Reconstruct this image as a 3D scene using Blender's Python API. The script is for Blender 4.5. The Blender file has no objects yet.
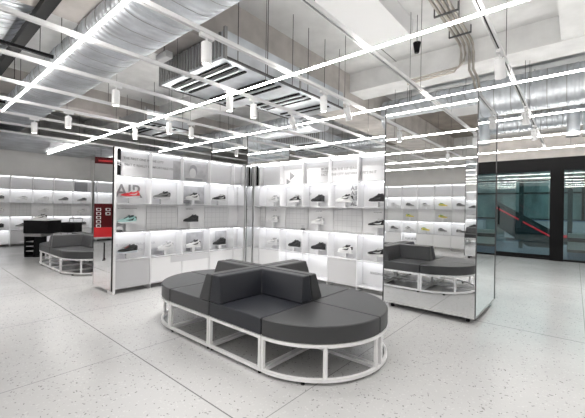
import bpy, bmesh, math, random
from mathutils import Vector, Matrix
random.seed(7)
PI = math.pi
SC = bpy.context.scene
COL = SC.collection

# ------------------------------------------------------------------ materials
def mat(name, col, rough=0.5, metal=0.0, emit=None, es=0.0, spec=0.5, noise=None, bump=None, coat=0.0):
    m = bpy.data.materials.new(name); m.use_nodes = True
    nt = m.node_tree; p = nt.nodes['Principled BSDF']
    p.inputs['Base Color'].default_value = (*col, 1)
    p.inputs['Roughness'].default_value = rough
    p.inputs['Metallic'].default_value = metal
    p.inputs['Specular IOR Level'].default_value = spec
    p.inputs['Coat Weight'].default_value = coat
    if emit:
        p.inputs['Emission Color'].default_value = (*emit, 1)
        p.inputs['Emission Strength'].default_value = es
    if noise or bump:
        tc = nt.nodes.new('ShaderNodeTexCoord')
    if noise:
        sc, amt, stretch = noise
        mp = nt.nodes.new('ShaderNodeMapping'); mp.inputs['Scale'].default_value = stretch
        n = nt.nodes.new('ShaderNodeTexNoise'); n.inputs['Scale'].default_value = sc; n.inputs['Detail'].default_value = 5
        r = nt.nodes.new('ShaderNodeValToRGB')
        r.color_ramp.elements[0].position = .3; r.color_ramp.elements[1].position = .7
        r.color_ramp.elements[0].color = (*[c*(1-amt) for c in col], 1)
        r.color_ramp.elements[1].color = (*[min(1, c*(1+amt)) for c in col], 1)
        nt.links.new(tc.outputs['Object'], mp.inputs['Vector']); nt.links.new(mp.outputs[0], n.inputs['Vector'])
        nt.links.new(n.outputs['Fac'], r.inputs[0]); nt.links.new(r.outputs[0], p.inputs['Base Color'])
    if bump:
        sc, st = bump
        n = nt.nodes.new('ShaderNodeTexNoise'); n.inputs['Scale'].default_value = sc; n.inputs['Detail'].default_value = 3
        b = nt.nodes.new('ShaderNodeBump'); b.inputs['Strength'].default_value = st; b.inputs['Distance'].default_value = .01
        nt.links.new(tc.outputs['Object'], n.inputs['Vector'])
        nt.links.new(n.outputs['Fac'], b.inputs['Height']); nt.links.new(b.outputs[0], p.inputs['Normal'])
    return m

def math_node(nt, op, a, b=None):
    n = nt.nodes.new('ShaderNodeMath'); n.operation = op
    for k, v in enumerate((a, b)):
        if v is None: continue
        if isinstance(v, (int, float)): n.inputs[k].default_value = v
        else: nt.links.new(v, n.inputs[k])
    return n.outputs[0]

def line_mask(nt, coord, origin, pitch, half):
    t = math_node(nt, 'DIVIDE', math_node(nt, 'SUBTRACT', coord, origin), pitch)
    f = math_node(nt, 'FRACT', math_node(nt, 'ADD', t, 100.5))
    d = math_node(nt, 'MULTIPLY', math_node(nt, 'ABSOLUTE', math_node(nt, 'SUBTRACT', f, .5)), pitch)
    return math_node(nt, 'LESS_THAN', d, half)

def floor_mat():
    m = mat('terrazzo', (.62, .62, .62), .2)
    nt = m.node_tree; p = nt.nodes['Principled BSDF']
    tc = nt.nodes.new('ShaderNodeTexCoord')
    v = nt.nodes.new('ShaderNodeTexVoronoi'); v.inputs['Scale'].default_value = 60
    n0 = nt.nodes.new('ShaderNodeTexNoise'); n0.inputs['Scale'].default_value = 22; n0.inputs['Detail'].default_value = 2
    mixv = nt.nodes.new('ShaderNodeMixRGB'); mixv.inputs[0].default_value = .06
    nt.links.new(tc.outputs['Object'], mixv.inputs[1]); nt.links.new(n0.outputs['Color'], mixv.inputs[2])
    nt.links.new(tc.outputs['Object'], n0.inputs['Vector']); nt.links.new(mixv.outputs[0], v.inputs['Vector'])
    sepc = nt.nodes.new('ShaderNodeSeparateColor'); nt.links.new(v.outputs['Color'], sepc.inputs[0])
    chip = math_node(nt, 'MULTIPLY', math_node(nt, 'GREATER_THAN', sepc.outputs[0], .88), math_node(nt, 'LESS_THAN', v.outputs['Distance'], .36))
    light = math_node(nt, 'MULTIPLY', math_node(nt, 'LESS_THAN', sepc.outputs[0], .2), math_node(nt, 'LESS_THAN', v.outputs['Distance'], .4))
    n = nt.nodes.new('ShaderNodeTexNoise'); n.inputs['Scale'].default_value = 1.2; n.inputs['Detail'].default_value = 6
    nt.links.new(tc.outputs['Object'], n.inputs['Vector'])
    r = nt.nodes.new('ShaderNodeValToRGB')
    r.color_ramp.elements[0].color = (.42, .422, .425, 1); r.color_ramp.elements[1].color = (.52, .52, .522, 1)
    nt.links.new(n.outputs['Fac'], r.inputs[0])
    a = nt.nodes.new('ShaderNodeMixRGB'); a.inputs[2].default_value = (.16, .155, .15, 1)
    nt.links.new(math_node(nt, 'MULTIPLY', chip, .8), a.inputs[0]); nt.links.new(r.outputs[0], a.inputs[1])
    b = nt.nodes.new('ShaderNodeMixRGB'); b.inputs[2].default_value = (.58, .58, .58, 1)
    nt.links.new(math_node(nt, 'MULTIPLY', light, .5), b.inputs[0]); nt.links.new(a.outputs[0], b.inputs[1])
    sx = nt.nodes.new('ShaderNodeSeparateXYZ'); nt.links.new(tc.outputs['Object'], sx.inputs[0])
    lx = line_mask(nt, sx.outputs[0], -1.495, 1.6, .004)
    ly = line_mask(nt, sx.outputs[1], 1.39, 3.2, .005)
    lines = math_node(nt, 'MAXIMUM', math_node(nt, 'MULTIPLY', lx, .6), math_node(nt, 'MULTIPLY', ly, .85))
    c = nt.nodes.new('ShaderNodeMixRGB'); c.inputs[2].default_value = (.12, .12, .12, 1)
    nt.links.new(lines, c.inputs[0]); nt.links.new(b.outputs[0], c.inputs[1])
    nt.links.new(c.outputs[0], p.inputs['Base Color'])
    rr = nt.nodes.new('ShaderNodeMapRange'); rr.inputs[3].default_value = .17; rr.inputs[4].default_value = .3
    nt.links.new(n.outputs['Fac'], rr.inputs[0]); nt.links.new(rr.outputs[0], p.inputs['Roughness'])
    return m

def grid_mat():
    m = mat('grid panel', (.74, .74, .74), .35)
    nt = m.node_tree; p = nt.nodes['Principled BSDF']
    tc = nt.nodes.new('ShaderNodeTexCoord'); sx = nt.nodes.new('ShaderNodeSeparateXYZ')
    nt.links.new(tc.outputs['Object'], sx.inputs[0])
    l = math_node(nt, 'MAXIMUM', line_mask(nt, sx.outputs[0], 0, .095, .003), line_mask(nt, sx.outputs[2], 0, .095, .003))
    c = nt.nodes.new('ShaderNodeMixRGB'); c.inputs[1].default_value = (.74, .74, .75, 1); c.inputs[2].default_value = (.58, .58, .59, 1)
    nt.links.new(l, c.inputs[0]); nt.links.new(c.outputs[0], p.inputs['Base Color'])
    return m

def slot_mat():
    m = mat('perforated grey panel', (.5, .5, .5), .4)
    nt = m.node_tree; p = nt.nodes['Principled BSDF']
    tc = nt.nodes.new('ShaderNodeTexCoord'); sx = nt.nodes.new('ShaderNodeSeparateXYZ')
    nt.links.new(tc.outputs['Object'], sx.inputs[0])
    l = math_node(nt, 'MAXIMUM', line_mask(nt, sx.outputs[0], 0, .02, .003), line_mask(nt, sx.outputs[2], 0, .02, .003))
    c = nt.nodes.new('ShaderNodeMixRGB'); c.inputs[1].default_value = (.56, .56, .57, 1); c.inputs[2].default_value = (.42, .42, .43, 1)
    nt.links.new(l, c.inputs[0]); nt.links.new(c.outputs[0], p.inputs['Base Color'])
    return m

def glass_mat(name, tint, gloss):
    m = bpy.data.materials.new(name); m.use_nodes = True
    nt = m.node_tree; nt.nodes.clear()
    o = nt.nodes.new('ShaderNodeOutputMaterial'); t = nt.nodes.new('ShaderNodeBsdfTransparent'); g = nt.nodes.new('ShaderNodeBsdfGlossy')
    t.inputs[0].default_value = (*tint, 1); g.inputs['Roughness'].default_value = .02
    mx = nt.nodes.new('ShaderNodeMixShader'); mx.inputs[0].default_value = gloss
    nt.links.new(t.outputs[0], mx.inputs[1]); nt.links.new(g.outputs[0], mx.inputs[2]); nt.links.new(mx.outputs[0], o.inputs[0])
    return m

def galv_mat(name, col, rough, ribs=None):
    m = mat(name, col, rough, .85, noise=(2.2, .22, (1, 1, 1)))
    if ribs:
        nt = m.node_tree; p = nt.nodes['Principled BSDF']
        tc = nt.nodes.new('ShaderNodeTexCoord')
        w = nt.nodes.new('ShaderNodeTexWave'); w.inputs['Scale'].default_value = ribs; w.inputs['Distortion'].default_value = .6
        w.bands_direction = 'X'
        b = nt.nodes.new('ShaderNodeBump'); b.inputs['Strength'].default_value = .5; b.inputs['Distance'].default_value = .03
        nt.links.new(tc.outputs['Object'], w.inputs['Vector']); nt.links.new(w.outputs['Fac'], b.inputs['Height']); nt.links.new(b.outputs[0], p.inputs['Normal'])
    return m

M = dict(
    floor=floor_mat(), grid=grid_mat(), slot=slot_mat(),
    wall=mat('painted wall', (.58, .575, .57), .8, noise=(3, .04, (1, 1, 1))),
    concrete=mat('pale concrete', (.76, .76, .76), .85, noise=(2.5, .1, (1, 1, 1))),
    brown=mat('bare brown concrete', (.50, .47, .45), .85, noise=(3, .15, (1, 1, 1))),
    white=mat('white painted metal', (.88, .88, .89), .35),
    panel=mat('white laminate', (.88, .88, .89), .4),
    grey=mat('light grey laminate', (.56, .56, .575), .45),
    frost=mat('frosted grey panel', (.66, .66, .68), .4),
    edging=mat('pale grey shelf laminate', (.62, .62, .64), .4),
    ink=mat('grey lettering', (.24, .24, .25), .6),
    mirror=mat('mirror', (.93, .94, .94), .015, 1.0),
    edge=mat('dark metal edge', (.08, .08, .085), .4, .3),
    black=mat('matt black', (.005, .005, .006), .5, spec=.15),
    gloss=mat('glossy black', (.012, .012, .014), .1),
    fabric=mat('charcoal leatherette', (.042, .043, .046), .38, bump=(180, .08)),
    navy=mat('blue black leatherette', (.014, .016, .023), .42, bump=(180, .08)),
    galv=galv_mat('galvanised steel', (.66, .69, .73), .42),
    galvrib=galv_mat('ribbed galvanised steel', (.66, .69, .73), .42, ribs=3.0),
    galvdark=mat('dull grey metal', (.33, .33, .33), .5, .5),
    rod=mat('dark steel rod', (.12, .12, .12), .5, .5),
    conduit=mat('steel conduit', (.42, .39, .35), .35, .7),
    led=mat('led diffuser', (1, 1, 1), .5, emit=(1, .97, .92), es=34),
    shelfled=mat('shelf led', (1, 1, 1), .5, emit=(.97, .98, 1), es=4.6),
    lens=mat('spot lens', (.9, .9, .9), .4, emit=(1, .96, .9), es=6),
    red=mat('red vinyl', (.55, .01, .015), .4),
    redshade=mat('shaded red vinyl', (.07, .003, .005), .4, spec=.2),  # red vinyl with the shade on the poster's upper board put into its colour
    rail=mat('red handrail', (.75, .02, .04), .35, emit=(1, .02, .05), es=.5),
    glass=glass_mat('facade glass', (.66, .76, .76), .10),
    blue=mat('blue grey stone', (.18, .23, .36), .3),
    teal=mat('dark teal cladding', (.03, .05, .055), .25),
    print_=mat('grey photo print', (.5, .5, .52), .5, noise=(4, .35, (1, 1, 1))),
    hair=mat('dark grey print', (.3, .3, .32), .5),
    skin=mat('pale grey print', (.6, .6, .61), .5),
    outlight=mat('mall light', (1, 1, 1), .5, emit=(.85, 1, 1), es=9),
)
M_face = M['print_']

# ------------------------------------------------------------------ helpers
class MB:
    def __init__(s): s.bm = bmesh.new()
    def box(s, x0, x1, y0, y1, z0, z1):
        v = [s.bm.verts.new((x, y, z)) for z in (z0, z1) for x, y in ((x0, y0), (x1, y0), (x1, y1), (x0, y1))]
        for f in ((3, 2, 1, 0), (4, 5, 6, 7), (0, 1, 5, 4), (1, 2, 6, 5), (2, 3, 7, 6), (3, 0, 4, 7)):
            s.bm.faces.new([v[i] for i in f])
        return s
    def loft(s, rings, cap=True):
        rs = [[s.bm.verts.new(p) for p in r] for r in rings]
        n = len(rs[0])
        for a, b in zip(rs, rs[1:]):
            for i in range(n):
                s.bm.faces.new((a[i], a[(i+1) % n], b[(i+1) % n], b[i]))
        if cap:
            s.bm.faces.new(rs[0][::-1]); s.bm.faces.new(rs[-1])
        return s
    def prism(s, pts, z0, z1):
        return s.loft([[(x, y, z0) for x, y in pts], [(x, y, z1) for x, y in pts]])
    def tube(s, pts, r, n=8):
        pts = [Vector(p) for p in pts]; rings = []
        for i, p in enumerate(pts):
            d = (pts[min(i+1, len(pts)-1)] - pts[max(i-1, 0)]).normalized()
            up = Vector((0, 0, 1)) if abs(d.z) < .9 else Vector((1, 0, 0))
            a = d.cross(up).normalized(); b = a.cross(d).normalized()
            rings.append([p + (a*math.cos(t) + b*math.sin(t))*r for t in [2*PI*k/n for k in range(n)]])
        return s.loft(rings)
    def cyl(s, x, y, z0, z1, r, n=20, r2=None):
        r2 = r if r2 is None else r2
        return s.loft([[(x+q*math.cos(2*PI*k/n), y+q*math.sin(2*PI*k/n), z) for k in range(n)] for z, q in ((z0, r), (z1, r2))])
    def build(s, name, m, parent=None, bevel=0, smooth=False, seg=2):
        me = bpy.data.meshes.new(name)
        bmesh.ops.recalc_face_normals(s.bm, faces=s.bm.faces)
        s.bm.to_mesh(me); s.bm.free()
        me.materials.append(M[m] if isinstance(m, str) else m)
        o = bpy.data.objects.new(name, me); COL.objects.link(o)
        if parent: o.parent = parent
        if smooth or bevel:
            for p in me.polygons: p.use_smooth = True
            me.set_sharp_from_angle(angle=math.radians(40))
        if bevel:
            md = o.modifiers.new('bevel', 'BEVEL'); md.width = bevel; md.segments = seg; md.limit_method = 'ANGLE'
            md.harden_normals = True
        return o

def tag(o, label, cat, group=None, kind=None):
    o['label'] = label; o['category'] = cat
    if group: o['group'] = group
    if kind: o['kind'] = kind
    return o
def thing(name, label, cat, loc=(0, 0, 0), rz=0, group=None):
    o = bpy.data.objects.new(name, None); COL.objects.link(o); o.empty_display_size = .1
    o.location = loc; o.rotation_euler = (0, 0, rz)
    return tag(o, label, cat, group)
def struct(name, mb, m):
    o = mb.build(name, m); o['kind'] = 'structure'; return o
def copy_tree(o, parent=None):
    c = o.copy(); COL.objects.link(c)
    if parent: c.parent = parent
    for ch in list(o.children): copy_tree(ch, c)
    return c
def text(name, body, size, m, parent, loc, rot, align='LEFT', ext=.0008, spacing=1.0, line=1.0):
    cu = bpy.data.curves.new(name, 'FONT'); cu.body = body; cu.size = size; cu.align_x = align; cu.extrude = ext
    cu.resolution_u = 3; cu.offset = size*.010; cu.space_character = spacing; cu.space_line = line
    o = bpy.data.objects.new(name, cu); COL.objects.link(o)
    bpy.context.view_layer.update()
    me = bpy.data.meshes.new_from_object(o.evaluated_get(bpy.context.evaluated_depsgraph_get()))
    bpy.data.objects.remove(o)
    me.name = name; me.materials.clear(); me.materials.append(M[m])
    t = bpy.data.objects.new(name, me); COL.objects.link(t)
    t.location = loc; t.rotation_euler = rot; t.parent = parent
    return t
ORD = ['first', 'second', 'third', 'fourth', 'fifth', 'sixth', 'seventh', 'eighth', 'ninth', 'tenth', 'eleventh', 'twelfth', 'thirteenth', 'fourteenth']

# camera: 20.5 mm on a full frame, eye height 1.35 m
F = 333.0
YAW = math.radians(40.3)
cam = bpy.data.cameras.new('camera'); cam.sensor_width = 36; cam.lens = F/585*36; cam.clip_end = 100; cam.clip_start = .05
co = bpy.data.objects.new('camera', cam); COL.objects.link(co)
co.matrix_world = Matrix.Translation((0, 0, 1.35)) @ Matrix.Rotation(YAW, 4, 'Z') @ Matrix.Rotation(PI/2, 4, 'X') @ Matrix.Rotation(math.radians(.9), 4, 'Z')
cam.shift_y = -.002
SC.camera = co

# ------------------------------------------------------------------ the room
ZC = 4.45
struct('floor', MB().box(-13.9, 5, -6.6, 11.9, -.1, 0), 'floor')
struct('ceiling', MB().box(-13.9, 5, -.5, 11.9, ZC, ZC+.1), 'concrete')
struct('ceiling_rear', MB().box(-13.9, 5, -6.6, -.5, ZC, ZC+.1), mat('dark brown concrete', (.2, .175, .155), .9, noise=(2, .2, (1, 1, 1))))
struct('wall_left', MB().box(-14, -13.9, -6.6, 11.9, 0, ZC), 'wall')
struct('wall_right', MB().box(5, 5.1, -6.6, 11.9, 0, ZC), 'wall')
struct('wall_back', MB().box(-13.9, 5, -6.7, -6.6, 0, ZC), 'wall')
struct('wall_front', MB().box(-13.9, -3.25, 11.8, 11.9, 0, ZC).box(-3.25, 5, 11.8, 11.9, 3.5, ZC), 'wall')
struct('ceiling_joints', MB().box(-2.9, -2.885, 0, 6.7, ZC-.003, ZC), 'edge')
def beam(name, x0, x1, y0, y1, z0, m='concrete'):
    struct(name, MB().box(x0, x1, y0, y1, z0, ZC), m)
beam('ceiling_beam', -4.0, 5, 6.7, 7.37, 4.03)
beam('ceiling_beam', -5.0, -4.0, -6.6, 11.8, 3.72, 'brown')
beam('ceiling_beam', -10.7, -9.9, -6.6, 11.8, 3.85, 'brown')
beam('ceiling_beam', -9.9, -5.0, 5.2, 5.8, 4.0)
beam('ceiling_beam', -13.9, -10.7, 4.4, 5.0, 4.0)
beam('ceiling_beam', -2.7, 5, 10.6, 11.3, 3.9, 'brown')
beam('ceiling_beam', -.2, .5, -6.6, 6.7, 4.05)
struct('wall_header', MB().box(-3.25, 5, 11.7, 11.8, 2.86, 3.55), 'brown')
struct('baseboard_front', MB().box(-13.9, -3.3, 11.77, 11.8, 0, .1), 'grey')

# glazed shopfront towards the mall
fr = struct('window_1', MB().box(-3.25, 5, 11.72, 11.9, 2.50, 2.86).box(-.53, -.23, 11.7, 11.9, 0, 2.52).box(-3.25, -3.15, 11.75, 11.9, 0, 2.52)
    .box(-3.15, -.53, 11.78, 11.86, 0, .05).box(-.23, 5, 11.78, 11.86, 0, .05).box(1.6, 1.7, 11.78, 11.86, .05, 2.52).box(3.4, 3.5, 11.78, 11.86, .05, 2.52), 'black')
for nm, a, b in (('window_2', -.23, 1.6), ('window_3', 1.7, 3.4), ('window_4', 3.5, 5)):
    struct(nm, MB().box(a, b, 11.815, 11.83, .05, 2.52), 'glass')
for k, (a, b) in enumerate(((-3.15, -1.87), (-1.85, -.53))):
    d = MB().box(a, b, 11.815, 11.83, .05, 2.52).build('door_%d' % (k+1), 'glass'); d['kind'] = 'structure'
    hx = -1.95 if k == 0 else -1.77
    MB().tube([(hx, 11.76, .95), (hx, 11.76, 1.5)], .015).build('door_handle', 'black', d)
    MB().box(a, b, 11.80, 11.845, .05, .13).box(a+.0, a+.02, 11.81, 11.835, .1, 2.52).build('door_rail', 'black', d)

# the mall beyond the glass
struct('exterior_floor', MB().box(-9, 9, 11.9, 24, -.12, -.02), mat('mall floor', (.34, .42, .55), .15))
struct('exterior_ceiling', MB().box(-9, 9, 11.9, 24, 3.6, 3.7), 'galvdark')
struct('exterior_wall', MB().box(-9, 9, 22, 22.1, 0, 3.6).box(-9, -8.9, 11.9, 22, 0, 3.6).box(8.9, 9, 11.9, 22, 0, 3.6), mat('mall wall', (.20, .29, .29), .3, noise=(1.2, .7, (1, 1, .3))))
for k, (x, y, w) in enumerate(((-5.6, 19.5, .3), (-3.4, 20.2, .25), (-.2, 15.2, .14), (-1.6, 15.0, .12), (2.6, 18.5, .35), (5.4, 19.6, .35))):
    tag(MB().box(x, x+w, y, y+w, -.02, 3.6).build('mall_column', 'teal'),
        'dark teal square column in the mall beyond the glass, %s one from the escalator foot' % ORD[k], 'column', 'mall columns')
for k in range(6):
    y = 13.6 + k*1.3
    tag(MB().box(-7, 8, y, y+.07, 3.35, 3.4).build('mall_ceiling_light', 'outlight'),
        'long cool ceiling light in the mall beyond the glass, %s row from the shopfront' % ORD[k], 'ceiling light', 'mall ceiling lights')
g = MB()
for k in range(14):
    g.box(-8.5+1.25*k, -8.38+1.25*k, 21.85, 22, 0, 3.6)
for z in (.9, 2.3, 3.0): g.box(-9, 9, 21.88, 22, z, z+.08)
struct('exterior_trim', g, 'black')
for k, (x0, x1, y) in enumerate(((-5.2, -3.2, 18.2), (-2.6, .4, 19.0), (1.5, 4.5, 17.6))):
    q = thing('mall_kiosk', 'pale low shop counter in the mall beyond the glass, %s from the left' % ORD[k], 'counter', (x0, y, -.02), group='mall counters')
    MB().box(0, x1-x0, 0, .6, .1, .95).build('counter_body', 'frost', q); MB().box(.05, x1-x0-.05, .05, .55, 0, .1).build('plinth', 'black', q)
    MB().box(-.02, x1-x0+.02, -.02, .62, .951, .99).build('counter_top', 'blue', q)
es = thing('escalator', 'escalator with a red handrail seen through the glass doors', 'escalator', (-.5, 16, 0))
def esc(dy):
    g = MB(); g.loft([[(0, dy, -.02), (.35, dy, .28), (-5.0, dy, 3.55), (-5.6, dy, 3.3), (-.9, dy, -.02)], [(0, dy+.05, -.02), (.35, dy+.05, .28), (-5.0, dy+.05, 3.55), (-5.6, dy+.05, 3.3), (-.9, dy+.05, -.02)]])
    return g
esc(0).build('side_panel', 'teal', es); esc(.9).build('side_panel', 'teal', es)
g = MB()
for k in range(16):
    g.box(-.6-.3*k-.3, -.6-.3*k, .06, .88, -.0+.18*k, .18+.18*k)
g.build('steps', 'galvdark', es)
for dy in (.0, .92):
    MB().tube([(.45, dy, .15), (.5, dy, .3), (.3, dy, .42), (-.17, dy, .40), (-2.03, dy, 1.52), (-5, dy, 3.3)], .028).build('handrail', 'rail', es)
pp = thing('parapet', 'low grey and blue banded parapet outside the right glass', 'parapet', (0, 12.4, 0))
MB().box(-.15, 5, 0, .15, 0, .2).build('stone_plinth', 'blue', pp)
MB().box(-.15, 5, .02, .15, .2, .28).build('lower_band', 'black', pp)
MB().box(-.15, 5, .0, .15, .28, .5).build('stone_band', 'wall', pp)
MB().box(-.15, 5, .02, .15, .5, .62).build('upper_band', 'black', pp)
MB().box(-.15, 5, -.02, .17, .62, .74).build('coping', 'wall', pp)

# ------------------------------------------------------------------ mirror blocks
def mirror_block(label, x0, x1, y0, y1, ztop=2.85, zb=.02):
    t = thing('mirror_column', label, 'mirror', ((x0+x1)/2, (y0+y1)/2, 0), group=None)
    w, d = (x1-x0)/2, (y1-y0)/2
    MB().box(-w+.02, w-.02, -d+.02, d-.02, zb+.01, ztop-.01).build('core', 'edge', t)
    for a in ((-w+.006, w-.006, -d, -d+.015), (-w+.006, w-.006, d-.015, d), (-w, -w+.015, -d+.006, d-.006), (w-.015, w, -d+.006, d-.006)):
        MB().box(a[0], a[1], a[2], a[3], zb+.01, ztop).build('mirror_panel', 'mirror', t)
    g = MB()
    for sx in (-1, 1):
        for sy in (-1, 1): g.box(sx*w-.006, sx*w+.006, sy*d-.006, sy*d+.006, zb, ztop)
    g.build('edge_trim', 'edge', t)
    MB().box(-w, w, -d, d, zb-.005, zb+.01).build('bottom_rail', 'grey', t)
    for sx in (-1, 1):
        for sy in (-1, 1):
            MB().cyl(sx*(w-.1), sy*(d-.1), 0, zb-.005, .025).build('foot', 'black', t)
    return t
mirror_block('tall mirrored column on the right that reflects the dark bench', -2.035, -.88, 4.39, 5.62, 2.77, .07)
mirror_block('tall mirrored column beyond the far end of the long shoe display', -6.44, -5.215, 4.67, 6.0)
mirror_block('mirrored column behind the viewpoint, seen only inside the other mirror', -2.39, -1.2, -2.1, -1.65, 2.77, .07)

# ------------------------------------------------------------------ shoes
def sneaker(upc, solec, accent, lacec):
    um = mat('shoe upper', upc, .6, bump=(90, .2)); sm = mat('shoe sole', solec, .5)
    am = mat('shoe accent', accent, .45); lm = mat('shoe laces', lacec, .7)
    L = .29
    # stations from toe (x=0) to heel (x=L): width, centreline offset
    st = [(0.0, .030, .0), (.02, .062, .0), (.06, .086, -.002), (.10, .094, -.003), (.16, .080, .002), (.21, .074, .003), (.26, .068, .0), (.285, .044, 0), (.292, .02, 0)]
    top = [.045, .055, .066, .076, .100, .112, .116, .112, .10]
    r = bpy.data.objects.new('sneaker', None); COL.objects.link(r); r.empty_display_size = .05
    n = 12
    rings = []
    zt = [.024, .022, .02, .021, .026, .031, .034, .034, .033]
    for (x, w, c), t, in zip(st, zt):
        toe = .012 if x < .01 else (.005 if x < .03 else 0)
        rings.append([(x, c-w/2*1.06, toe), (x, c+w/2*1.06, toe), (x, c+w/2*1.1, toe+t*.5), (x, c+w/2*1.02, t+toe*.6), (x, c-w/2*1.02, t+toe*.6), (x, c-w/2*1.1, toe+t*.5)])
    sole = MB().loft(rings).build('sole', sm, r, smooth=True)
    rings = []
    for (x, w, c), h, t in zip(st, top, zt):
        zb = t - .004
        ring = []
        for k in range(n):
            a = PI*k/(n-1)
            wy = math.cos(a)*w/2*(1 - .38*math.sin(a)**2*(1 if x > .12 else .4))
            ring.append((x*.985+.003, c+wy, zb+(h-zb)*math.sin(a)**.8))
        rings.append(ring)
    MB().loft(rings).build('upper', um, r, smooth=True)
    # collar opening, tongue and laces
    g = MB()
    g.loft([[(.205+.045*math.cos(t)*q, .026*math.sin(t)*q, z + .012*math.cos(t)) for t in [2*PI*k/12 for k in range(12)]] for z, q in ((.096, 1.0), (.118, 1.06), (.121, .8))])
    g.build('collar', am, r, smooth=True)
    MB().loft([[(x, y, z) for x, y, z in ((.10, -.018, .072), (.10, .018, .072), (.10, .018, .079), (.10, -.018, .079))],
               [(.16, -.02, .10), (.16, .02, .10), (.16, .02, .108), (.16, -.02, .108)],
               [(.185, -.018, .126), (.185, .018, .126), (.18, .018, .132), (.18, -.018, .132)]]).build('tongue', am, r)
    g = MB()
    for k in range(4):
        x = .105+.017*k; z = .082+.0085*k
        g.tube([(x, -.026, z-.010), (x+.006, 0, z+.003), (x, .026, z-.010)], .003, 5)
    g.build('laces', lm, r)
    for sy in (-1, 1):
        pts = [(.24, .050, .084), (.22, .058, .046), (.17, .0445, .042), (.105, .052, .052), (.165, .0435, .058), (.205, .041, .064)]
        MB().loft([[(x, sy*.030, z) for x, y, z in pts], [(x, sy*(y*.0+.0425+(.004 if x < .12 else 0)), z) for x, y, z in pts]]).build('side_stripe', am, r)
    MB().box(.262, .293, -.018, .018, .05, .104).build('heel_tab', am, r, bevel=.006)
    for ch in r.children: ch.location.x = -.146
    return r
W_, K_, G_, D_ = (.8, .8, .8), (.012, .012, .014), (.35, .35, .36), (.12, .12, .13)
SHOES = {
    'red': sneaker((.62, .02, .03), (.5, .5, .52), (.8, .8, .8), (.8, .8, .8)),
    'teal': sneaker((.45, .72, .70), (.82, .85, .85), (.02, .05, .05), (.3, .5, .5)),
    'black': sneaker(K_, K_, (.03, .03, .035), K_),
    'white': sneaker(W_, (.75, .75, .76), (.5, .5, .52), W_),
    'grey': sneaker((.2, .2, .2), (.6, .6, .6), K_, (.6, .6, .6)),
    'black and white': sneaker(K_, (.7, .7, .7), (.6, .6, .6), (.6, .6, .6)),
    'white and black': sneaker((.72, .72, .72), (.72, .72, .72), K_, (.4, .4, .4)),
    'black and red': sneaker((.02, .02, .02), (.6, .65, .7), (.05, .05, .055), (.65, .03, .03)),
    'yellow': sneaker((.75, .6, .1), (.8, .8, .8), (.1, .3, .12), (.7, .7, .2)),
    'blue': sneaker((.08, .16, .4), (.75, .75, .78), (.7, .7, .7), (.1, .2, .5)),
}
used = set()
def place_shoe(kind, loc, rz, label, group):
    src = SHOES[kind]
    o = copy_tree(src) if kind in used else src
    used.add(kind)
    o.location = loc; o.rotation_euler = (0, 0, rz)
    tag(o, label, 'sneaker', group)
    return o

# ------------------------------------------------------------------ lit display shelving
Z = [.08, .50, .93, 1.37, 1.80, 2.22]        # shelf levels
BAY = .575
ROWN = {1: 'second lowest', 2: 'middle', 3: 'upper'}
def display(label, loc, rz, n, where, shoes, group, doors=(), depth=.20, total=.24, black=(0,), grids=None, lead=0.0, tail=0.0, lowlit=(), led3=False):
    """local x runs left to right as one faces it, the front is -y; the origin is the front left foot"""
    t = thing('shoe_display', label, 'display shelf', loc, rz)
    W = n*BAY
    bays = [(k*BAY, (k+1)*BAY) for k in range(n)]
    allb = list(bays)
    if lead: allb.insert(0, (-lead, 0))
    if tail: allb.append((W, W+tail))
    x0, x1 = allb[0][0], allb[-1][1]
    for x in sorted({a for a, b in allb} | {x1}):
        for za, zb in (((.0, 2.21),) if x in (x0, x1) else ((.0, .92), (1.38, 2.21))):
            MB().box(x-.006, x+.006, .0, depth, za, zb).build('upright', 'panel', t)
    for i, z in enumerate(Z):
        MB().box(x0+.009, x1-.009, .001, depth+.01, z-.007, z+.007).build('shelf_board', 'edging', t)
    MB().box(x0, x1, depth+.01, total, .08, 2.22).build('back_panel', 'panel', t)
    for i, (a, b) in enumerate(allb):
        full = (b-a) > .5
        MB().box(a+.014, b-.014, .09, .10, Z[4]+.011, Z[5]-.011).build('header_panel', 'frost', t)
        for lvl in (5, 4, 2, 1):
            if lvl == 1 and (i-(1 if lead else 0)) not in lowlit: continue
            yy = (.055, .066) if lvl == 5 else (.10, .145)
            MB().box(a+.03, b-.03, yy[0], yy[1], Z[lvl]-.019, Z[lvl]-.0105).build('light_strip', 'shelfled', t)
        k = i-(1 if lead else 0)
        isgrid = (grids[k] if grids and 0 <= k < n else (k % 2 == 1))
        MB().box(a+.012, b-.012, .19, .199, Z[2]+.011, Z[3]-.011).build('grid_panel' if isgrid else 'white_panel', 'grid' if isgrid else 'panel', t)
        if k in lowlit: pass
        elif full or k < 0 or k >= n:
            MB().box(a+.013, b-.013, .004, .02, Z[0]+.012, Z[1]-.012).build('cabinet_door', 'grey' if k in doors else 'panel', t)
    R = Matrix.Rotation(rz, 3, 'Z'); L0 = Vector(loc)
    for (bay, row, kind, fx) in shoes:
        rise = .125 if row == 2 else .09
        yy = .12 if row == 2 else .12
        cx = bay*BAY + BAY*fx
        zt = Z[row]+.010
        MB().box(cx-.03, cx+.03, yy-.03, yy+.03, zt, zt+rise-.008).box(cx-.14, cx+.14, yy-.05, yy+.05, zt+rise-.008, zt+rise).build('shoe_stand', 'white', t)
        p = L0 + R @ Vector((cx, yy, zt+rise))
        nm = kind
        bn = ORD[bay]
        place_shoe(kind, p, rz+.12*random.uniform(-1, 1), '%s sneaker, %s row, %s bay from left, %s' % (nm, ROWN[row], bn, where), group)
    return t

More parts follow.
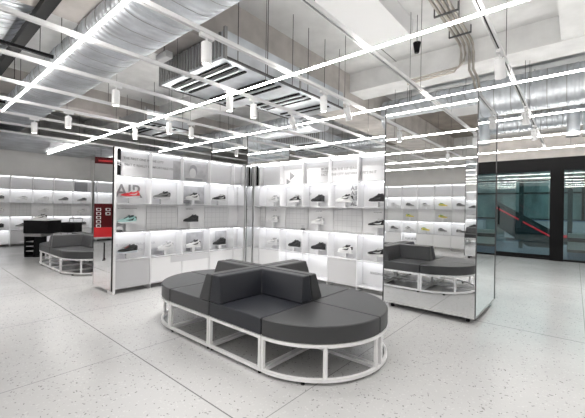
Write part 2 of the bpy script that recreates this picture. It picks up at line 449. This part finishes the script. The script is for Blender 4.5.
HX = PI/2
flat = lambda rz=0: (PI/2, 0, rz)
A = display('long lit white shoe display with big grey AIR lettering, at the left', (-5.27, 2.08, 0), HX, 4, 'big AIR display', [
    (0, 3, 'red', .5), (1, 3, 'grey', .42), (2, 3, 'white and black', .45), (3, 3, 'black and white', .5),
    (0, 2, 'teal', .42), (2, 2, 'black', .42),
    (0, 1, 'black and red', .45), (1, 1, 'white', .55), (2, 1, 'white and black', .5), (3, 1, 'black', .55)],
    'sneakers on the AIR display', doors=(0,), tail=.27, grids=[0, 1, 0, 1])
MB().box(0, 2.57, .26, .72, .08, .5).box(0, 2.57, .68, .72, .5, 2.2).build('rear_carcass', 'panel', A)
MB().box(-.025, -.012, .0, .73, .05, 2.23).build('end_mirror', 'mirror', A)
MB().box(-.025, -.010, .0, .012, .05, 2.23).box(-.025, -.010, .722, .732, .05, 2.23).build('end_trim', 'edge', A)
MB().box(.0, .03, -.004, .02, 0, 2.22).build('corner_post', 'white', A)
bk = MB().box(.035, .10, .03, .06, 1.81, 2.21).build('black_sign', 'black', A)
text('sign_lettering', 'AIR', .062, 'frost', bk, (.092, .028, 1.95), (PI/2, -PI/2, 0))
text('big_lettering', 'AIR', .29, 'ink', A, (.085, .196, 1.48), flat(), spacing=.95)
text('header_lettering', 'THE FIRST ONE IN THE CITY', .052, 'ink', A, (.16, .088, 2.07), flat())
text('header_lettering', 'THAT IS REALLY COMFORTABLE FOR EVERY STEP', .052, 'ink', A, (.16, .088, 1.97), flat())
text('caption', 'THE ROOMY UPPER AND LIGHT SOLE', .018, 'ink', A, (.12, .187, 1.29), flat())
text('caption', 'LIGHT AND LOW', .02, 'ink', A, (1.32, .187, 1.29), flat())
text('pattern_lettering', 'THE LIGHTEST WALK IN AIR', .055, 'frost', A, (.05, .196, .70), flat())
text('pattern_lettering', 'EVERYWHERE WITH THE CITY', .055, 'frost', A, (.05, .196, .60), flat())
tb = MB().loft([[(.055, .005, .945), (.135, .005, .945), (.135, .05, .945), (.055, .05, .945)], [(.055, .035, .965), (.135, .035, .965), (.135, .05, .965), (.055, .05, .965)]]).build('tablet_stand', 'black', A)
MB().box(.06, .13, .035, .04, .96, 1.03).build('tablet_frame', 'grey', tb)
# grey photo prints on the bays further along
MB().box(1.0, 1.145, .086, .089, 1.82, 2.14).build('grey_print', 'print_', A)
pr = MB().box(1.19, 1.70, .086, .089, 1.82, 2.14).build('portrait_print', 'print_', A)
def ell(cx, cz, rx, rz, y0, y1, n=20):
    return MB().loft([[(cx+rx*math.cos(2*PI*k/n), y, cz+rz*math.sin(2*PI*k/n)) for k in range(n)] for y in (y0, y1)])
ell(1.40, 2.0, .085, .11, .083, .086).build('hair', 'hair', pr)
ell(1.39, 1.955, .068, .09, .081, .084).build('face', 'skin', pr)
MB().box(1.24, 1.60, .0835, .086, 1.82, 1.86).build('shoulders', 'hair', pr)
MB().box(1.16, 1.72, .1965, .1995, 1.40, 1.72).build('grey_print', 'print_', A)
MB().box(2.0, 2.27, .1965, .1995, .52, .86).build('grey_print', 'print_', A)
MB().box(1.35, 1.70, .1965, .1995, .52, .86).build('grey_print', 'print_', A)
MB().box(.62, .9, .1965, .1995, .52, .62).build('grey_print', 'print_', A)
MB().box(.93, 1.72, -.001, .003, .38, .485).build('grey_band', 'frost', A)

B = display('lit white shoe display between the two mirrored columns', (-5.02, 4.85, 0), 0, 5, 'display beside the right mirror', [
    (0, 3, 'white', .5), (1, 3, 'black and white', .5), (2, 3, 'black', .45), (3, 3, 'white and black', .45), (4, 3, 'black', .5),
    (0, 2, 'white', .5), (2, 2, 'white', .45), (4, 2, 'black and white', .5),
    (0, 1, 'white', .5), (1, 1, 'black', .5), (2, 1, 'black', .5), (3, 1, 'white and black', .5), (4, 1, 'black and white', .5)],
    'sneakers on the display beside the mirror', doors=(3,), lead=.165, grids=[0, 1, 0, 1, 0], lowlit=(1, 2, 4), tail=.0)
for k, x in enumerate((-.135, -.03)):
    MB().box(x, x+.032, .03, .06, 1.81, 2.21).build('black_sign', 'black', B)
text('header_lettering', 'FOR THE 1ST SEASON', .06, 'ink', B, (1.72, .088, 2.02), flat())
text('header_lettering', 'THE CITY ANYWHERE FITS IN IT', .06, 'ink', B, (1.72, .088, 1.93), flat())
text('bold_lettering', 'MORE\nTHAN\nFAST', .062, 'ink', B, (1.50, .088, 2.04), flat(), line=.85)
text('air_lettering', 'AIR\nAIR\nAIR\nALT', .105, 'ink', B, (2.06, .196, 1.67), flat(), line=.85)
text('caption', 'SEASON EDIT', .05, 'ink', B, (2.45, .196, .28), flat())
for x in (.17, 1.32, 2.5):
    text('caption', 'THE LIGHT UPPER', .018, 'ink', B, (x, .187, 1.29), flat())
for (x, z, s, y) in ((.72, 1.86, .10, .087), (.82, 1.97, .13, .087), (.90, 1.45, .11, .196), (1.18, 1.62, .08, .196)):
    MB().loft([[(x-s*.5, y, z-s*.6), (x+s*.5, y, z), (x-s*.5, y, z+s*.6)], [(x-s*.5, y+.003, z-s*.6), (x+s*.5, y+.003, z), (x-s*.5, y+.003, z+s*.6)]]).build('arrow_print', 'frost' if y > .1 else 'ink', B)
tb = MB().loft([[(1.10, .005, .945), (1.18, .005, .945), (1.18, .05, .945), (1.10, .05, .945)], [(1.10, .035, .965), (1.18, .035, .965), (1.18, .05, .965), (1.10, .05, .965)]]).build('tablet_stand', 'black', B)
MB().box(1.105, 1.175, .035, .04, .96, 1.03).build('tablet_frame', 'grey', B)
MB().box(-.17, 2.87, .245, .40, .08, 2.22).build('rear_panel', 'panel', B)

wk = ['white', 'grey', 'white', 'white and black', 'white', 'black and white', 'grey', 'white', 'white', 'black', 'white']
sh = []
for b in range(5, 11):
    for r in (3, 1):
        sh.append((b, r, random.choice(['white', 'grey', 'white', 'white and black', 'grey']), .5))
    if b % 2 == 0: sh.append((b, 2, 'white', .5))
sh = [(b, r, ('black' if (b == 6 and r == 1) else k), f) for b, r, k, f in sh]
WL = display('lit white shoe display covering the far left wall', (-13.5, 2.25-BAY*7, 0), HX, 11, 'far left wall display', sh, 'sneakers on the far left wall', doors=(7, 9), lowlit=(6, 8))
pr = MB().box(5.79, 6.2, .086, .089, 1.82, 2.14).build('grey_print', 'hair', WL)
text('wall_lettering', 'AIR', .16, 'frost', WL, (6.0, .196, .58), flat())
sh = []
ks = ['grey', 'black and white', 'white', 'grey', 'blue', 'yellow', 'black', 'white and black', 'black']
for b in range(0, 8):
    for r in (3, 1): sh.append((b, r, ks[(b*2+r) % 9], .5))
    if b % 2 == 1: sh.append((b, 2, 'yellow', .5))
CD = display('lit white shoe display behind the viewpoint, seen in the right mirror', (-2.6, -3.2, 0), PI, 12, 'display seen in mirror', sh, 'sneakers on the display seen in the mirror', lowlit=(3, 5, 6), grids=[0, 1]*6)
text('mirror_lettering', 'RUN FAST', .09, 'ink', CD, (1.8, .196, .25), flat())

# ------------------------------------------------------------------ benches
def bench(label, loc, odd=False):
    t = thing('modular_bench', label, 'bench', loc)
    S, gp = .70, .004
    ZS, ZF, ZB = .455, .315, .70
    arc = lambda r, a0, a1, n=14: [(r*math.cos(a0+(a1-a0)*k/n), r*math.sin(a0+(a1-a0)*k/n)) for k in range(n+1)]
    for sx in (-1, 1):
        for sy in (-1, 1):
            q = lambda pts: [(sx*x, sy*y) for x, y in pts]
            fm = 'navy' if (odd and sx > 0 and sy < 0) else 'fabric'
            MB().prism(q([(gp, gp), (S-gp, gp), (S-gp, S-gp), (gp, S-gp)]), ZF, ZS).build('seat_cushion', fm, t, bevel=.012, seg=3)
            tb_, tt = .17, .105
            def Lsh(th, e): return q([(gp, gp), (S-gp-e, gp), (S-gp-e, th), (th, th), (th, S-gp-e), (gp, S-gp-e)])
            MB().loft([[(x, y, ZS+.001) for x, y in Lsh(tb_, 0)], [(x, y, ZB) for x, y in Lsh(tt, .035)]]).build('backrest', fm, t, bevel=.014, seg=3)
            # round end quarter
            a = arc(S-gp, 0, PI/2)
            pts = [(S+gp, gp)] + [(S+gp+x, max(y, gp)) for x, y in a]
            MB().prism(q(pts), ZF, ZS).build('round_cushion', 'fabric', t, bevel=.012, seg=3)
            # frames
            w = .026
            g = MB()
            def bar(x0, x1, y0, y1, z0, z1):
                xs = sorted((sx*x0, sx*x1)); ys = sorted((sy*y0, sy*y1)); g.box(xs[0], xs[1], ys[0], ys[1], z0, z1)
            for z0 in (.025, ZF-w-.002):
                bar(gp, S-gp, S-gp-w, S-gp, z0, z0+w); bar(gp, S-gp, gp, gp+w, z0, z0+w)
                bar(gp, gp+w, gp+w, S-gp-w, z0, z0+w); bar(S-gp-w, S-gp, gp+w, S-gp-w, z0, z0+w)
            for x in (gp, S-gp-w):
                for y in (gp, S-gp-w): bar(x, x+w, y, y+w, .025+w, ZF-w-.002)
            g.build('frame', 'white', t)
            g = MB()
            ro, ri = S-gp, S-gp-w
            for z0 in (.025, ZF-w-.002):
                po, pi_ = arc(ro, 0, PI/2), arc(ri, 0, PI/2)
                ring = q([(S+gp+x, y) for x, y in po] + [(S+gp+x, y) for x, y in pi_[::-1]])
                for i in range(14):
                    c4 = [ring[i], ring[i+1], ring[28-i], ring[29-i]]
                    g.loft([[(x, y, z0) for x, y in c4], [(x, y, z0+w) for x, y in c4]])
                bar(S+gp, S+gp+w, gp, S-gp-w, z0, z0+w)
                bar(S+gp+w, 2*S-w, gp, gp+w, z0, z0+w)
            bar(S+gp, S+gp+w, S-gp-w, S-gp, .05, ZF-w)
            for an in (0.06, PI/4):
                cx, cy = S+gp+(ro-w/2)*math.cos(an), (ro-w/2)*math.sin(an)
                bar(cx-w/2, cx+w/2, cy-w/2, cy+w/2, .05, ZF-w)
            g.build('round_frame', 'white', t)
            for x, y in ((S-.03, S-.03), (.03, S-.03), (S+.5*S, .86*S-.02), (2*S-.04, .05)):
                MB().cyl(sx*x, sy*y, 0, .026, .016, 10).build('foot', 'black', t)
    return t
bench('dark grey island bench with rounded ends and white frame, centre of floor', (-2.622, 2.59, 0), True)
bench('matching dark grey bench further away, beside the far left shoe wall', (-8.32, 2.72, 0))

# ------------------------------------------------------------------ display tables
def table(label, loc, rz, kinds, group):
    t = thing('display_table', label, 'table', loc, rz)
    MB().box(-.33, .33, -.26, .26, .93, .96).build('tabletop', 'panel', t)
    MB().box(-.31, .31, -.24, .24, .60, .929).build('apron', 'black', t)
    MB().box(-.30, .12, -.22, .22, .52, .598).build('lower_tray', 'galvdark', t)
    MB().box(-.30, .02, -.22, .22, .0, .03).box(-.32, -.28, -.20, .20, .03, .52).box(-.08, -.04, -.20, .20, .03, .52).build('pedestal', 'black', t)
    for z in (.14, .26, .38): MB().box(-.275, -.085, -.19, .19, z, z+.015).build('pedestal_shelf', 'grey', t)
    R = Matrix.Rotation(rz, 3, 'Z')
    for k, (kk, x) in enumerate(kinds):
        place_shoe(kk, Vector(loc) + R @ Vector((x, -.1, .96)), rz+(.3 if len(kinds) == 1 else 1.3), '%s sneaker standing on %s' % (kk, group), 'sneakers on display tables')
    return t
table('black display table with a white top in front of the far left shoe wall', (-10.5, 2.4, 0), .70, [('white and black', 0)], 'the black table near the far left wall')
table('black display table seen in the right mirror, before the shelves', (-6.3, -1.2, 0), 0, [('black', -.16), ('black and white', .16)], 'the table seen in the mirror')
fc = thing('shopping_trolley', 'dark folded trolley behind the far left bench', 'trolley', (-10.9, 3.15, 0), .6)
MB().box(-.22, .22, -.16, .16, .56, .84).build('basket', 'black', fc, bevel=.02)
for sx in (-.2, .2):
    MB().tube([(sx, -.14, .06), (sx, .14, .56)], .012).build('leg', 'galvdark', fc); MB().tube([(sx, .14, .06), (sx, -.14, .56)], .012).build('leg', 'galvdark', fc)
for sx in (-.2, .2):
    for sy in (-.14, .14):
        MB().cyl(sx, sy, 0, .06, .02, 10).build('caster', 'black', fc)
MB().tube([(-.2, .2, .95), (.2, .2, .95)], .014).tube([(-.2, .2, .95), (-.2, .15, .80)], .01).tube([(.2, .2, .95), (.2, .15, .80)], .01).build('handle', 'galvdark', fc)

# red sign and poster that the mirrored end of the shelf reflects
ps = thing('poster_stand', 'red poster stand, its upper board painted shaded, reflected in the mirrored display end', 'sign', (-8.75, .66, 0), math.radians(114))
MB().box(-.55, .55, -.02, .02, .80, 1.38).build('upper_board', 'redshade', ps)
MB().box(-.55, .55, -.02, .02, .56, .798).build('lower_board', 'red', ps)
for s in (-.2, .2): MB().tube([(s, 0, .01), (s, 0, .42)], .015).box(s-.03, s+.03, -.15, .15, 0, .012).build('leg', 'black', ps)
for i, x in enumerate((.32, .12)):
    g = MB(); rr = random.Random(3+i)
    for k in range(5 if i == 0 else 2):
        z = 1.25-.10*k
        g.box(x-.04, x+.06, -.024, -.021, z-.05, z-.04).box(x-.04, x-.025, -.024, -.021, z-.05, z+.02).box(x+.04, x+.06, -.024, -.021, z-.03, z+.02).box(x-.04, x+.06, -.024, -.021, z+.01, z+.02)
    g.build('lettering', 'panel', ps)
hb = thing('hanging_sign', 'narrow red sign hung high, reflected in the mirrored display end', 'sign', (-8.75, .66, 0), math.radians(114))
sb = MB().box(-.6, .6, -.02, .02, 2.36, 2.52).build('board', 'redshade', hb)
MB().box(-.3, .35, -.024, -.021, 2.41, 2.45).build('lettering', 'red', sb)
for s in (-.3, .3): MB().tube([(s, 0, 2.53), (s, 0, ZC)], .004, 6).build('wire', 'rod', hb)

# ------------------------------------------------------------------ ceiling services
ZL = 3.02
OBST = [(-13.4, -.2, 1.4, 2.3), (-13.4, -.2, .05, 1.2), (-3.9, 4.5, 8.1, 8.9), (-13.5, -5.1, 6.45, 7.55), (-8.5, 4.5, 10.05, 10.75),
        (-5.2, -3.45, 2.65, 5.75), (-9.65, -8.05, 3.85, 5.15), (-7.65, -5.85, 8.05, 9.65), (-13.9, -11.05, -6.6, 4.4)]
def clear(x, y): return not any(a < x < b and c < y < d for a, b, c, d in OBST)
leds = [(-4.79, -13.3, 3.6), (-2.8, -13.3, 3.6), (-.81, -13.3, 3.6), (1.18, -7.9, 3.6), (3.17, -13.4, 3.6), (5.16, -9.8, 3.6), (7.15, -8.5, 3.6), (9.14, -8.5, 3.6), (11.0, -5.5, 3.6)]  # rows behind the camera lengthened out of view to brighten the far left wall
for k, (y, a, b) in enumerate(leds):
    t = thing('linear_light', 'long white linear ceiling light, %s parallel row from the glazed shopfront' % ORD[8-k], 'ceiling light', ((a+b)/2, y, ZL), group='linear ceiling lights')
    h = (b-a)/2
    MB().box(-h, h, -.011, .011, -.009, .009).build('diffuser', 'led', t)
    MB().box(-h-.02, -h-.001, -.018, .018, -.016, .016).box(h+.001, h+.02, -.018, .018, -.016, .016).build('end_cap', 'white', t)
    x = -h+.6
    while x < h:
        if clear((a+b)/2+x, y): MB().tube([(x, 0, .0095), (x, 0, ZC-ZL)], .004, 5).build('hanger', 'rod', t)
        x += 2.4
tx = [.46-1.1*k for k in range(-3, 11)]
for k, x in enumerate(tx):
    y1 = 11.4
    t = thing('lighting_track', 'white lighting track under the ceiling, %s from the right wall' % ORD[k], 'track', (x, 0, 3.075), group='lighting tracks')
    MB().box(-.022, -.008, -6.3, y1, 0, .045).box(.008, .022, -6.3, y1, 0, .045).box(-.008, .008, -6.3, y1, .02, .045).build('rail', 'white', t)
    MB().box(-.0075, .0075, -6.3, y1, .012, .0195).build('slot', 'black', t)
    for j in range(7):
        y = -5.8+2.6*j+.3*(k % 2)
        if clear(x, y): MB().tube([(0, y, .045), (0, y, ZC-3.075)], .004, 5).build('hanger', 'rod', t)

def ypix(px, X):
    u = (px-292.5)/F
    return X*(math.cos(YAW)+math.sin(YAW)*u)/(-math.sin(YAW)+math.cos(YAW)*u)
sp0 = None
spots = [(204, -2.84, 0), (114, -5.04, 0), (497, -0.64, 1), (524, -0.64, 1), (533, -0.64, 1), (228, -3.94, 0), (67, -7.24, 0), (168, -6.14, 0), (322, -2.84, 0), (345, -2.84, 1), (252, -3.94, 0),
         (33, -8.34, 0), (134, -7.24, 0), (190, -6.14, 0), (290, -3.94, 1)]
names_t = {}
for k, (px, X, tilt) in enumerate(spots):
    Xt = min(tx, key=lambda v: abs(v-X)); y = ypix(px, Xt)
    names_t.setdefault(Xt, []).append(y)
added_spots = [(-1.74, .4), (-.64, 1.2), (.46, 2.6), (1.56, 4.6), (1.56, 7.6), (.46, 7.0), (-5.04, .3), (-6.14, .2), (-2.84, -1.5), (-5.04, -1.5)]  # unseen spotlights added for their beams, beyond the ones in view
for X, y in added_spots:
    Xt = min(tx, key=lambda v: abs(v-X)); names_t.setdefault(Xt, []).append(y)
tilts = {round(ypix(p, min(tx, key=lambda v: abs(v-X))), 3): tl for p, X, tl in spots}
for Xt, ys in names_t.items():
    ys.sort()
    for j, y in enumerate(ys):
        lab = 'white cylinder spotlight, %s from near end of %s track from the right' % (ORD[j], ORD[tx.index(Xt)])
        tl = tilts.get(round(y, 3), 0)
        if sp0 is None:
            r = thing('spotlight', lab, 'spotlight', (Xt, y, 3.07))
            MB().box(-.02, .02, -.08, .08, -.035, 0).build('adapter', 'white', r)
            MB().tube([(0, 0, -.035), (0, 0, -.08)], .012).build('stem', 'white', r)
            hd = MB().cyl(0, 0, -.19, .02, .052, 24).build('head', 'white', r, smooth=True); hd.location = (0, 0, -.10)
            MB().cyl(0, 0, -.194, -.1905, .040, 20).build('lens', 'lens', hd)
            MB().cyl(0, 0, -.192, -.1902, .051, 24).build('bezel', 'edge', hd)
            sp0 = r
        else:
            r = copy_tree(sp0); r.location = (Xt, y, 3.07); tag(r, lab, 'spotlight')
        r['group'] = 'track spotlights'
        if tl:
            r.rotation_euler = (0, 0, 0)
            for ch in r.children:
                if ch.name.startswith('head'): ch.rotation_euler = (.5, 0, 0)
        ld = bpy.data.lights.new('spot_beam', 'SPOT'); ld.energy = 48; ld.spot_size = math.radians(80); ld.spot_blend = .8; ld.shadow_soft_size = .04; ld.color = (1, .97, .93)
        lo = bpy.data.objects.new('spot_beam', ld); COL.objects.link(lo); lo.parent = r; lo.location = (0, -.12*tl, -.32)
        lo.rotation_euler = (.5*tl, 0, 0)

# big silver ducts
def oval(x0, x1, yc, zc, ry, rz, name, label, m='galvrib', sup=True, n=28, flange=1.2):
    t = thing(name, label, 'duct', (0, 0, 0))
    N = max(2, int((x1-x0)/.12))
    rings = []
    for i in range(N+1):
        x = x0+(x1-x0)*i/N
        rings.append([(x, yc+ry*abs(math.cos(a))**.7*math.copysign(1, math.cos(a)), zc+rz*abs(math.sin(a))**.8*math.copysign(1, math.sin(a))) for a in [2*PI*k/n for k in range(n)]])
    MB().loft(rings).build('duct_body', m, t, smooth=True)
    x = x0+.3
    while x < x1:
        s = 1.03
        MB().loft([[(xx, yc+ry*s*abs(math.cos(a))**.7*math.copysign(1, math.cos(a)), zc+rz*s*abs(math.sin(a))**.8*math.copysign(1, math.sin(a))) for a in [2*PI*k/n for k in range(n)]] for xx in (x, x+.03)]).build('flange', 'galv', t, smooth=True)
        x += flange
    x = x0+.15
    while x < x1:
        s = 1.012
        MB().loft([[(xx, yc+ry*s*abs(math.cos(a))**.7*math.copysign(1, math.cos(a)), zc+rz*s*abs(math.sin(a))**.8*math.copysign(1, math.sin(a))) for a in [2*PI*k/n for k in range(n)]] for xx in (x, x+.009)]).build('seam', 'galvdark', t, smooth=True)
        x += .3
    x = x0+.8
    while x < x1 and sup:
        MB().tube([(x, yc-ry-.02, zc), (x, yc-ry-.02, ZC)], .005, 5).tube([(x, yc+ry+.02, zc), (x, yc+ry+.02, ZC)], .005, 5).build('hanger', 'rod', t)
        x += 2.4
    return t
oval(-13.4, -.2, 1.85, 3.56, .42, .19, 'oval_duct', 'wide flat silver duct crossing the ceiling at upper left')
oval(-13.4, -.2, .62, 3.98, .5, .22, 'oval_duct', 'second wide silver duct nearest the camera at the top left corner')
oval(-3.9, 4.5, 8.5, 3.85, .38, .38, 'round_duct', 'large round silver duct behind the right mirrored column', 'galvrib', flange=.6)

oval(-13.5, -5.1, 7.0, 3.6, .5, .22, 'oval_duct', 'silver duct high behind the long shoe display')
oval(-8.5, 4.5, 10.4, 3.65, .3, .22, 'oval_duct', 'farthest silver duct near the glazed shopfront')
struct('ceiling_lowered', MB().box(-13.9, -11.1, -6.6, 4.35, 3.07, 3.17), galv_mat('corrugated steel deck', (.55, .57, .60), .45, ribs=1.6))
ct = thing('cable_tray', 'long matt black cable tray near the top left corner', 'cable tray')
MB().box(-13.3, -.5, 1.02, 1.03, 3.62, 3.70).box(-13.3, -.5, 1.13, 1.14, 3.62, 3.70).box(-13.3, -.5, 1.02, 1.14, 3.61, 3.62).build('tray', 'black', ct)
for i in range(6): MB().tube([(-1.5-2*i, 1.08, 3.7), (-1.5-2*i, 1.08, ZC)], .005, 5).build('hanger', 'rod', ct)
for k, x in enumerate((-3.3, -5.55, -7.1, -8.8, -11.0)):
    tag(MB().box(x, x+.05, -1.8, 1.35, 3.36, 3.40).tube([(x+.025, 1.2, 3.4), (x+.025, 1.2, ZC)], .005, 5).build('black_channel', 'black'), 'thin black ceiling channel near the upper left duct, %s from the right' % ORD[k], 'channel', 'black ceiling channels')

def hvac(label, x0, x1, y0, y1, z0, z1):
    t = thing('air_unit', label, 'air conditioner', ((x0+x1)/2, (y0+y1)/2, z0))
    w, d, h = (x1-x0)/2, (y1-y0)/2, z1-z0
    MB().box(-w, w, -d, d, .0, h).build('casing', 'galv', t)
    for s in (-1, 1):
        MB().box(s*w-.015, s*w+.015, -d-.015, d+.015, -.012, .02).build('edge_angle', 'edge', t)
        MB().box(s*w-.02, s*w+.02, -d-.02, -d+.02, -.01, h+.04).build('corner_angle', 'galvdark', t)
    g = MB(); k = 0; x = -w+.05
    while x < w-.05:
        g.box(x, x+.03, -d-.025, -d-.001, .03, h-.01); x += .075
    g.build('ribbed_face', 'galvdark', t)
    y = -d+.12; k = 0
    while y < d-.25:
        MB().box(-w+.12, w-.12, y, y+.045, -.02, -.001).build('dark_slot', 'black', t)
        if k % 3 != 2:
            MB().box(-w+.12, w-.12, y+.07, y+.10, -.03, -.001).build('louver', 'galv', t)
        y += .16 if k % 3 != 2 else .42; k += 1
    for sx in (-1, 1):
        for yy in (-d+.2, 0, d-.2): MB().tube([(sx*(w+.02), yy, 0), (sx*(w+.02), yy, ZC-z0)], .006, 5).build('hanger', 'rod', t)
    return t
hvac('large silver air unit with slotted underside, nearest the camera', -5.16, -3.5, 2.72, 4.25, 3.30, 3.66)
hvac('silver air unit right behind the largest one', -4.9, -3.55, 4.32, 5.7, 3.34, 3.66)
hvac('silver air unit above the left bench', -9.6, -8.1, 3.9, 5.1, 3.42, 3.74)
hvac('silver air unit over the far end of the long shoe display', -7.6, -5.9, 8.1, 9.6, 3.35, 3.7)
jb = thing('junction_box', 'small pale box fixed beside the large air unit', 'box', (-4.65, 2.5, 3.5))
MB().box(-.15, .15, -.05, .05, 0, .09).build('box_body', 'white', jb); MB().tube([(0, 0, .09), (0, 0, ZC-3.5)], .008).build('hanger', 'rod', jb)
tag(MB().box(-2.75, -2.05, -2, 5.4, 4.16, ZC-.002).box(-2.69, -2.11, 5.4, 5.5, 4.2, ZC-.002).build('ceiling_casing', 'white'), 'broad flat white duct casing tight under the ceiling slab', 'duct')
for k, x in enumerate((-1.62, -1.555, -1.49, -1.425)):
    if k < 2:
        pts = [(x, -1.5, 4.36), (x, 6.4, 4.36), (x, 6.55, 4.33), (x, 6.62, 4.2), (x-.02, 6.64, 4.02+.06*k), (x-.12, 6.64, 3.93+.06*k), (x-1.0, 6.64, 3.90+.06*k)]
    else:
        pts = [(x, -1.5, 4.36), (x, 6.45, 4.36), (x, 6.58, 4.33), (x, 6.64, 4.2), (x, 6.64, 3.9), (x+.08, 6.64, 3.7), (x+.12, 6.64, 3.4)]
    tag(MB().tube(pts, .022, 8).build('conduit_pipe', 'conduit', smooth=True), 'steel conduit pipe under the slab, %s of four from the left' % ORD[k], 'pipe', 'conduit pipes')
for k, y in enumerate((1.8, 3.4, 4.4, 5.3, 6.1)):
    tag(MB().box(-1.70, -1.35, y, y+.04, 4.32, 4.334).box(-1.70, -1.69, y, y+.04, 4.334, ZC).box(-1.36, -1.35, y, y+.04, 4.334, ZC).build('pipe_clamp', 'edge'), 'dark clamp holding the conduit pipes, %s from the camera' % ORD[k], 'clamp', 'pipe clamps')
for k, (x, y) in enumerate(((-.05, 9.3), (.22, 9.4), (.5, 9.3))):
    t = thing('insulated_duct', 'short white foil-wrapped hanging duct, %s from the mirrored column' % ORD[k], 'duct', (x, y, 3.0), group='foil-wrapped hanging ducts')
    MB().cyl(0, 0, 0, ZC-3.0, .11).build('duct_body', 'galv', t, smooth=True); MB().cyl(0, 0, -.03, -.001, .12).build('collar', 'galvdark', t, smooth=True); MB().cyl(0, 0, .5, .53, .118).build('collar', 'galvdark', t, smooth=True)
dev = thing('ceiling_speaker', 'small black cone speaker hung by the conduit pipes', 'speaker', (-1.95, 5.3, 3.85))
MB().cyl(0, 0, 0, .16, .035, 16, .06).build('speaker_cone', 'black', dev, smooth=True); MB().tube([(0, 0, .16), (0, 0, ZC-3.85)], .005, 5).build('hanger', 'rod', dev)
pw = tag(MB().box(-13.9, -12.7, 4.62, 4.95, 0, 3.0).build('room_pier', 'wall'), 'plain grey pier at the end of the far left shoe wall', 'pier'); pw['kind'] = 'structure'

# ------------------------------------------------------------------ world and view
w = bpy.data.worlds.new('world'); SC.world = w; w.use_nodes = True
w.node_tree.nodes['Background'].inputs[0].default_value = (.8, .9, 1, 1); w.node_tree.nodes['Background'].inputs[1].default_value = .3
SC.view_settings.view_transform = 'Standard'; SC.view_settings.look = 'None'; SC.view_settings.gamma = 1; SC.view_settings.use_curve_mapping = False
SC.view_settings.exposure = .18
SC.cycles.max_bounces = 10; SC.cycles.glossy_bounces = 6; SC.cycles.diffuse_bounces = 5; SC.cycles.transparent_max_bounces = 12
SC.cycles.use_denoising = True
SC.cycles.sample_clamp_indirect = 4
